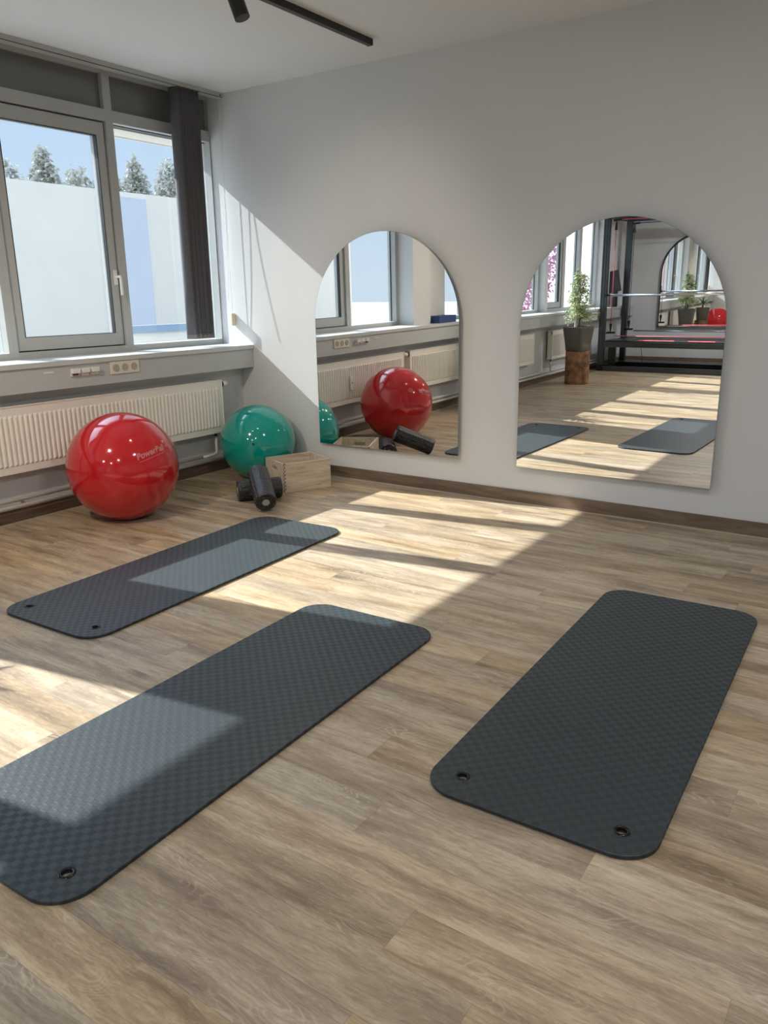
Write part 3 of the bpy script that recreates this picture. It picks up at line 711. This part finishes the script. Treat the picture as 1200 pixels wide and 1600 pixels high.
# ------------------------------------------------------------------ ceiling track lights
t = thing('lighting_track', 'black track rail mounted on the ceiling near the top edge', 'track light', (1.60, -2.9, 2.83))
obj('rail', box(-0.0175, 0.0175, -2.5, 2.50, -0.036, -0.0005, 0.002), M['black'], t)
obj('end_cap', box(-0.0185, 0.0185, 2.5005, 2.515, -0.037, -0.0005, 0.002), M['black'], t)
def spotlight(y, joint, end, power, label, ang_=95, soft=0.03, r=0.036):
    base = Vector((1.60, y, 2.7935)); t = thing('spotlight', label, 'spotlight', base, group='black spotlights on the ceiling track')
    obj('adapter', box(-0.016, 0.016, -0.05, 0.05, -0.030, -0.0005, 0.003), M['black'], t)
    s = Vector(joint) - base; e = Vector(end) - base; dd = (e - s).normalized()
    obj('stem', tb([(0, 0, -0.0305), (s.x*0.15, s.y*0.15, -0.040), (s.x*0.9, s.y*0.9, s.z), s], 0.008, 10), M['black'], t, smooth=True)
    h = obj('lamp_head', tb([s, e], r, 32), M['black'], t, smooth=True, auto=40)
    obj('reflector', tb([e-dd*0.0002, e+dd*0.0006], r*0.8, 24), M['dark'], h)
    ld = bpy.data.lights.new('spot_light', 'SPOT'); ld.energy = power; ld.spot_size = radians(ang_); ld.spot_blend = 1.0; ld.color = (1.0, 0.86, 0.70); ld.shadow_soft_size = soft
    lo = bpy.data.objects.new('spot_light', ld); COL.objects.link(lo); lo.parent = t; lo.location = e + dd*(0.005+soft)
    lo.rotation_mode = 'QUATERNION'; lo.rotation_quaternion = dd.to_track_quat('-Z', 'Y')
spotlight(-1.74, (1.735, -1.725, 2.785), (1.805, -1.705, 2.585), 45, 'black cylinder spotlight whose lower end shows at the top edge', ang_=120)
spotlight(-2.95, (1.60, -2.95, 2.74), (1.585, -2.79, 2.665), 75, 'black cylinder spotlight, second along the track from the mirror wall', ang_=50)
spotlight(-4.10, (1.58, -4.08, 2.74), (1.50, -3.95, 2.61), 150, 'unseen black cylinder spotlight, third along the track, added to brighten the radiators', ang_=80, soft=0.05)  # added head out of view, aimed to lift the dim radiator area

# ------------------------------------------------------------------ tree stumps, pots, plants
def stump(name, label, x, y, r, h):
    bm = bmesh.new(); seg = 48; rows = []
    ph = [random.uniform(0, 6) for _ in range(4)]
    for j in range(9):
        z = h*j/8; ring = []
        for k in range(seg):
            a = 2*pi*k/seg; rr = r*(1 + 0.03*sin(3*a+ph[0]) + 0.02*sin(5*a+ph[1]+z*3) + 0.015*sin(9*a+ph[2]))
            ring.append(bm.verts.new((rr*cos(a), rr*sin(a), z)))
        rows.append(ring)
    for a, b in zip(rows, rows[1:]):
        for k in range(seg): bm.faces.new((a[k], a[(k+1) % seg], b[(k+1) % seg], b[k]))
    f = bm.faces.new(rows[0][::-1]); f2 = bm.faces.new(rows[-1]); f2.material_index = 1
    o = obj(name, bm, [M['bark'], M['stumptop']], smooth=True, loc=(x, y, 0.0005), auto=50)
    return tag(o, label, 'stump', 'logs used as plant stands')
def pot(label_pot, x, y, z, rt, rb, h, rot, cat='plant'):
    t = thing('potted_plant', label_pot, cat, (x, y, z), rot, group='plants in taupe planters')
    bm = lathe([(rb*0.94, 0.0), (rb, 0.012), (rb+(rt-rb)*0.35, h*0.4), (rt*0.985, h*0.85), (rt, h-0.004), (rt-0.004, h), (rt-0.014, h), (rt-0.020, h-0.025)], 64, square=5.0)
    obj('planter', bm, M['pot'], t, smooth=True, auto=35)
    bm = lathe([(rt-0.024, h-0.022), (rt-0.024, h-0.016)], 48, square=5.0); obj('soil', bm, M['soil'], t)
    return t
def leafquad(bm, p, d, up, L, W_):
    d = d.normalized(); s = d.cross(up).normalized(); n_ = s.cross(d)
    pts = [p, p+d*L*0.35+s*W_*0.5+n_*0.1*L, p+d*L*0.35-n_*0.02*L, p+d*L*0.35-s*W_*0.5+n_*0.1*L, p+d*L*0.75+s*W_*0.33, p+d*L*0.75-n_*0.05*L, p+d*L*0.75-s*W_*0.33, p+d*L-n_*0.18*L]
    v = [bm.verts.new(q) for q in pts]
    for f in ((0, 2, 1), (0, 3, 2), (1, 2, 5, 4), (2, 3, 6, 5), (4, 5, 7), (5, 6, 7)): bm.faces.new([v[i] for i in f])
stump('tree_stump', 'short round log with mottled brown bark carrying the ficus pot', 0.485, -6.37, 0.166, 0.458)
t = pot('leafy variegated ficus in a square taupe planter on a log', 0.485, -6.37, 0.4595, 0.178, 0.140, 0.345, radians(12))
stems, lf = bmesh.new(), bmesh.new(); rnd = random.Random(3)
trunk = [Vector((0.01*sin(k*1.1), 0.01*cos(k*0.9), 0.325+0.058*k)) for k in range(14)]
tube(stems, trunk, 0.012, 10, rs=[0.013-0.0007*k for k in range(14)])
for k in range(2): tube(stems, [Vector((0.03*(-1)**k, 0.02, 0.325)), Vector((0.02*(-1)**k, 0.01, 0.5)), Vector((0.0, 0.0, 0.66))], 0.007, 8)
for b_ in range(64):
    i = min(13, int(2+12*rnd.random()**1.35)); p0 = trunk[i]; a = rnd.uniform(0, 2*pi)
    fr = (i-2)/11.0; reach = (0.25 - 0.17*fr)*rnd.uniform(0.55, 1.05)
    dirv = Vector((cos(a), sin(a), rnd.uniform(0.1, 0.6))).normalized()
    p1 = p0 + dirv*reach*0.6; p2 = p0 + dirv*reach + Vector((0, 0, -0.04))
    tube(stems, [p0, p1, p2], 0.003, 6)
    for q in range(24):
        f_ = rnd.uniform(0.2, 1.05); p = (p0.lerp(p1, f_*1.6) if f_ < 0.6 else p1.lerp(p2, (f_-0.6)*2.5)) + Vector((rnd.gauss(0, 0.016), rnd.gauss(0, 0.016), rnd.gauss(0, 0.022)))
        dl = Vector((cos(a+rnd.uniform(-1.6, 1.6)), sin(a+rnd.uniform(-1.6, 1.6)), rnd.uniform(-0.9, 0.4)))
        leafquad(lf, p, dl, Vector((rnd.uniform(-.3, .3), rnd.uniform(-.3, .3), 1)), rnd.uniform(0.038, 0.060), rnd.uniform(0.020, 0.030))
obj('stem', stems, M['stem'], t, smooth=True); obj('foliage', lf, M['leaf'], t)
wtr = obj('water_gauge', tb([(0.02, 0.11, 0.32), (0.02, 0.11, 0.36), (0.02, 0.115, 0.45), (0.03, 0.12, 0.50)], 0.01, 12, rs=[0.018, 0.018, 0.012, 0.006]), M['handle'], t, smooth=True)

stump('tree_stump', 'round log under the dark spiky plant between the windows', 0.40, -3.66, 0.150, 0.44)
t = pot('dark spiky palm in a square taupe planter before the pillar', 0.40, -3.66, 0.4415, 0.150, 0.118, 0.30, radians(20))
st_, lf = bmesh.new(), bmesh.new(); rnd = random.Random(11)
tube(st_, [(0, 0, 0.28), (0.005, 0, 0.40)], 0.02, 10, rs=[0.024, 0.017])
for k in range(46):
    a = rnd.uniform(0, 2*pi); el = rnd.uniform(0.15, 1.35); L = rnd.uniform(0.26, 0.40); p = Vector((0, 0, 0.36+rnd.uniform(0, 0.05)))
    prev = None
    for j in range(8):
        f_ = j/7; wq = 0.011*(1-f_)**0.6 + 0.0008; dd = Vector((cos(a)*cos(el-1.5*f_), sin(a)*cos(el-1.5*f_), sin(el-1.5*f_))); sd_ = Vector((-sin(a), cos(a), 0))
        cur = (lf.verts.new(p+sd_*wq), lf.verts.new(p-sd_*wq))
        if prev: lf.faces.new((prev[0], prev[1], cur[1], cur[0]))
        prev = cur; p = p + dd*L/7
obj('stem', st_, M['stem'], t, smooth=True); obj('foliage', lf, M['palm'], t)

# ------------------------------------------------------------------ sling-training frame by the back wall
t = thing('sling_frame', 'dark aluminium sling-training frame before the back wall with red and blue ropes', 'training frame', (0.21, -8.17, 0.0))
def prof(p0, p1, s=0.045):
    """slotted extrusion between two points, square section half-size s, with grooves"""
    p0, p1 = Vector(p0), Vector(p1); d = (p1-p0); L = d.length; bm = bmesh.new()
    a = s; g = 0.007; dp = 0.008
    sec = []
    for q in range(4):
        base = [(a, -a), (a, -a*0.5-g), (a-dp, -a*0.5-g), (a-dp, -a*0.5+g), (a, -a*0.5+g), (a, a*0.5-g), (a-dp, a*0.5-g), (a-dp, a*0.5+g), (a, a*0.5+g)]
        for x, y in base:
            c_, s_ = [(1, 0), (0, 1), (-1, 0), (0, -1)][q]; sec.append((x*c_-y*s_, x*s_+y*c_))
    r0 = [bm.verts.new((x, y, 0)) for x, y in sec]; r1 = [bm.verts.new((x, y, L)) for x, y in sec]; n_ = len(sec)
    for k in range(n_): bm.faces.new((r0[k], r0[(k+1) % n_], r1[(k+1) % n_], r1[k]))
    bm.faces.new(r0[::-1]); bm.faces.new(r1)
    up = d.normalized(); ref = Vector((1, 0, 0)) if abs(up.x) < 0.9 else Vector((0, 0, 1))
    xa = (ref - up*ref.dot(up)).normalized(); ya = up.cross(xa)
    mt = Matrix((xa, ya, up)).transposed().to_4x4(); mt.translation = p0
    return xf(bm, mt)
FXL, FY2 = 2.60, -1.12
for x in (0.0, FXL):
    for y in (0.0, FY2):
        po = obj('post', prof((x, y, 0.10), (x, y, 2.36)), M['alu'], t)
        obj('foot_bracket', box(x-0.050, x+0.050, y-0.050, y+0.050, 0.0005, 0.0995, 0.004), M['black'], po)
for z, nm in ((2.405, 'top_rail'), (0.425, 'bench_rail'), (0.040, 'base_rail')):
    s = 0.040 if z < 2 else 0.044
    for y in (0.0, FY2): 
        if z > 2: obj(nm, prof((-0.045, y, z), (FXL+0.045, y, z), s), M['alu'], t)
        else: obj(nm, prof((0.052, y, z), (FXL-0.052, y, z), s), M['alu'], t)
    for x in (0.0, FXL):
        if z > 2: obj(nm, prof((x, -0.046, z), (x, FY2+0.046, z), s), M['alu'], t)
        else: obj(nm, prof((x, -0.052, z), (x, FY2+0.052, z), s), M['alu'], t)
obj('bench_board', box(0.05, FXL-0.05, FY2+0.05, -0.045, 0.466, 0.478), M['black'], t)
bm = bmesh.new(); bx(bm, 0.55, 1.10, -0.22, -0.10, 0.4782, 0.486); bx(bm, 1.32, 1.72, -0.22, -0.10, 0.4782, 0.486); obj('red_pad', bm, M['pink'], t)
obj('steel_sheet', box(0.06, 0.42, -0.60, -0.10, 0.4785, 0.4835), M['alu'], t)
obj('floor_platform', box(0.06, FXL-0.06, FY2+0.06, FY2+0.42, 0.0008, 0.085), M['black'], t)
cb = obj('chrome_bar', tb([(0.06, 0.068, 1.195), (FXL-0.06, 0.068, 1.195)], 0.017, 16), M['chrome'], t, smooth=True)
bm = bmesh.new(); bx(bm, 0.048, 0.075, 0.0455, 0.095, 1.17, 1.22); tube(bm, [(0.06, 0.072, 1.22), (0.06, 0.085, 1.30)], 0.007, 8); obj('bar_clamp', bm, M['black'], cb)
def rope(x, y, z0, z1, m_, nm):
    r_ = obj('rope', tb([(x, y, z0), (x, y, z1)], 0.006, 8), m_, t, smooth=True)
    lo_, hi_ = bmesh.new(), bmesh.new()
    tube(hi_, [(x, y, z1-0.13), (x, y, z1-0.10), (x, y, z1)], 0.02, 12, rs=[0.022, 0.022, 0.009]); tube(lo_, [(x, y, z0), (x, y, z0+0.10), (x, y, z0+0.13)], 0.02, 12, rs=[0.009, 0.022, 0.022])
    tube(lo_, [(x-0.065, y, z0-0.02), (x-0.03, y, z0-0.012), (x+0.03, y, z0-0.012), (x+0.075, y, z0-0.01)], 0.016, 10)
    tube(hi_, [(x-0.045, y, z1+0.012), (x+0.085, y, z1+0.020)], 0.016, 10)
    for b in (lo_, hi_): obj('handle', b, M['black'], r_, smooth=True, auto=40)
rope(0.115, -0.06, 0.62, 2.31, M['redrope'], 'red')
rope(0.100, FY2+0.07, 0.62, 2.31, M['bluerope'], 'blue')
obj('rope', tb([(0.19, -0.06, 2.335), (1.3, -0.06, 2.33), (FXL-0.1, -0.06, 2.335)], 0.010, 8), M['redrope'], t, smooth=True)
obj('rope', tb([(0.19, FY2+0.07, 2.33), (FXL-0.1, FY2+0.07, 2.33)], 0.007, 8), M['bluerope'], t, smooth=True)
obj('rope', tb([(0.20, -0.06, 0.555), (FXL-0.1, -0.06, 0.560)], 0.007, 8), M['redrope'], t, smooth=True)
obj('rear_tube', tb([(0.19, FY2+0.07, 0.585), (FXL-0.1, FY2+0.07, 0.585)], 0.011, 8), M['chrome'], t, smooth=True)
# ratchet column on the bench end
obj('ratchet_box', box(0.10, 0.21, -0.13, -0.05, 0.1, 0.375, 0.006), M['black'], t)
# framed board leaning on the end wall sill behind the frame
t = thing('tablet_stand', 'black tilted screen on a stand between the two frame posts by the window', 'screen', (0.165, -9.02, 0.988))
bm = box(-0.13, 0.10, -0.010, 0.010, 0.25, 0.60, 0.004); xf(bm, Matrix.Rotation(radians(-12), 4, 'Y')); obj('screen', bm, M['dark'], t)
obj('stand', box(-0.10, -0.03, -0.05, 0.05, 0.0005, 0.25, 0.004), M['black'], t)
def cable(label, pts):
    tag(obj('cable', tb(pts, 0.004, 6), M['black'], smooth=True), label, 'cable', 'cables by the sling frame')
cable('thin black cable drooping behind the left end of the frame bench', [(0.62, -8.9, 0.40), (0.66, -8.85, 0.30), (0.70, -8.8, 0.16), (0.78, -8.6, 0.006)])
cable('black cable lying on the floor beside the frame foot', [(0.04, -7.75, 0.006), (0.12, -7.66, 0.006), (0.19, -7.80, 0.006), (0.145, -8.05, 0.006)])

# ------------------------------------------------------------------ outdoors
bm = bmesh.new(); bx(bm, -70, -0.31, -80, 70, -1.4, -1.0)
sobj('ground', bm, M['ground'], 'pale paved yard outside the windows')
t = thing('neighbour_building', 'long low white building across the yard, outside the windows', 'building', (-15.0, 0, -1.0))
obj('wall', box(-6, 0, -22.0, 40, 0, 5.3), M['facade'], t)
obj('glass_front', box(0.001, 0.05, 10.1, 11.75, 0, 5.15), M['paleblue'], t)
t = thing('added_bright_building', 'white building beyond the blossom tree, added to make the far windows bright', 'building', (-9.0, -31.0, -1.0), radians(27))  # added building, angled to catch the sun and whiten the far windows
obj('wall', box(-8, 16, -5, 0, 0, 9.0), M['facade'], t)
obj('roof_edge', box(-8.1, 16.1, -5.1, 0.1, 9.0, 9.15), M['bluish'], t)
t2 = thing('low_fence', 'low blue grey sheet fence outside below the window line', 'fence', (-3.2, 0, -1.0))
obj('top_rail', box(-0.04, 0.04, 1.4, 9, 1.955, 2.045), M['bluish'], t2)
obj('sheet', box(-0.03, 0.02, 1.4, 9, 0, 1.954), M['facade'], t2)
def tree(label, x, y, zc, r, m_, n_=900, seed=1, ls=0.4, group=None, vs=1.35):
    rr = random.Random(seed); t = thing('tree', label, 'tree', (x, y, -1.0), group=group)
    obj('trunk', tb([(0, 0, 0), (0.1, 0, zc*0.5), (0, 0.1, zc+0.8)], 0.2, 8, rs=[0.25, 0.18, 0.08]), M['stem'], t, smooth=True)
    bm = bmesh.new()
    for k in range(n_):
        v = Vector((rr.gauss(0, 1), rr.gauss(0, 1), rr.gauss(0, 1))).normalized()*r*(rr.random()**0.45)
        v.z *= vs; tp = 1-0.45*max(0.0, v.z)/(r*vs); v.x *= tp; v.y *= tp; p = v + Vector((0, 0, zc+1.0)); d = Vector((rr.uniform(-1, 1), rr.uniform(-1, 1), rr.uniform(-1, .6)))
        leafquad(bm, p, d, Vector((rr.random(), rr.random(), 1)), ls*rr.uniform(.6, 1.2), ls*0.6)
    obj('crown', bm, m_, t)
ti = [(21.4, 6.2, 1.0, 2.8, 'tall narrow pale tree above the roof, seen left of centre in the opening window'), (19.2, 5.6, 1.5, 1.7, 'round pale tree above the roof at the left edge of the opening window'),
      (23.4, 5.6, 1.6, 1.7, 'broad pale tree right of the tall one in the opening window'), (25.6, 6.0, 1.1, 2.0, 'slim pale tree close to the handle side of the opening window'),
      (27.2, 6.6, 0.9, 2.9, 'tall narrow pale tree just right of the post, in the corner window'), (28.3, 5.8, 0.9, 1.6, 'lower pale tree in the middle of the corner window'), (29.7, 6.3, 1.2, 2.6, 'pale tree beside the dark blinds in the corner window')]
for k, (y, z, r, st_, lb) in enumerate(ti): tree(lb, -34, y, z, r, M['treeleaf'], 2200, 20+k, 0.30, group='trees above the roof outside', vs=st_)
tree('pink blossoming tree outside the far windows, seen in the large mirror', -6.0, -18.0, 2.3, 1.45, M['blossom'], 6500, 5, 0.13)
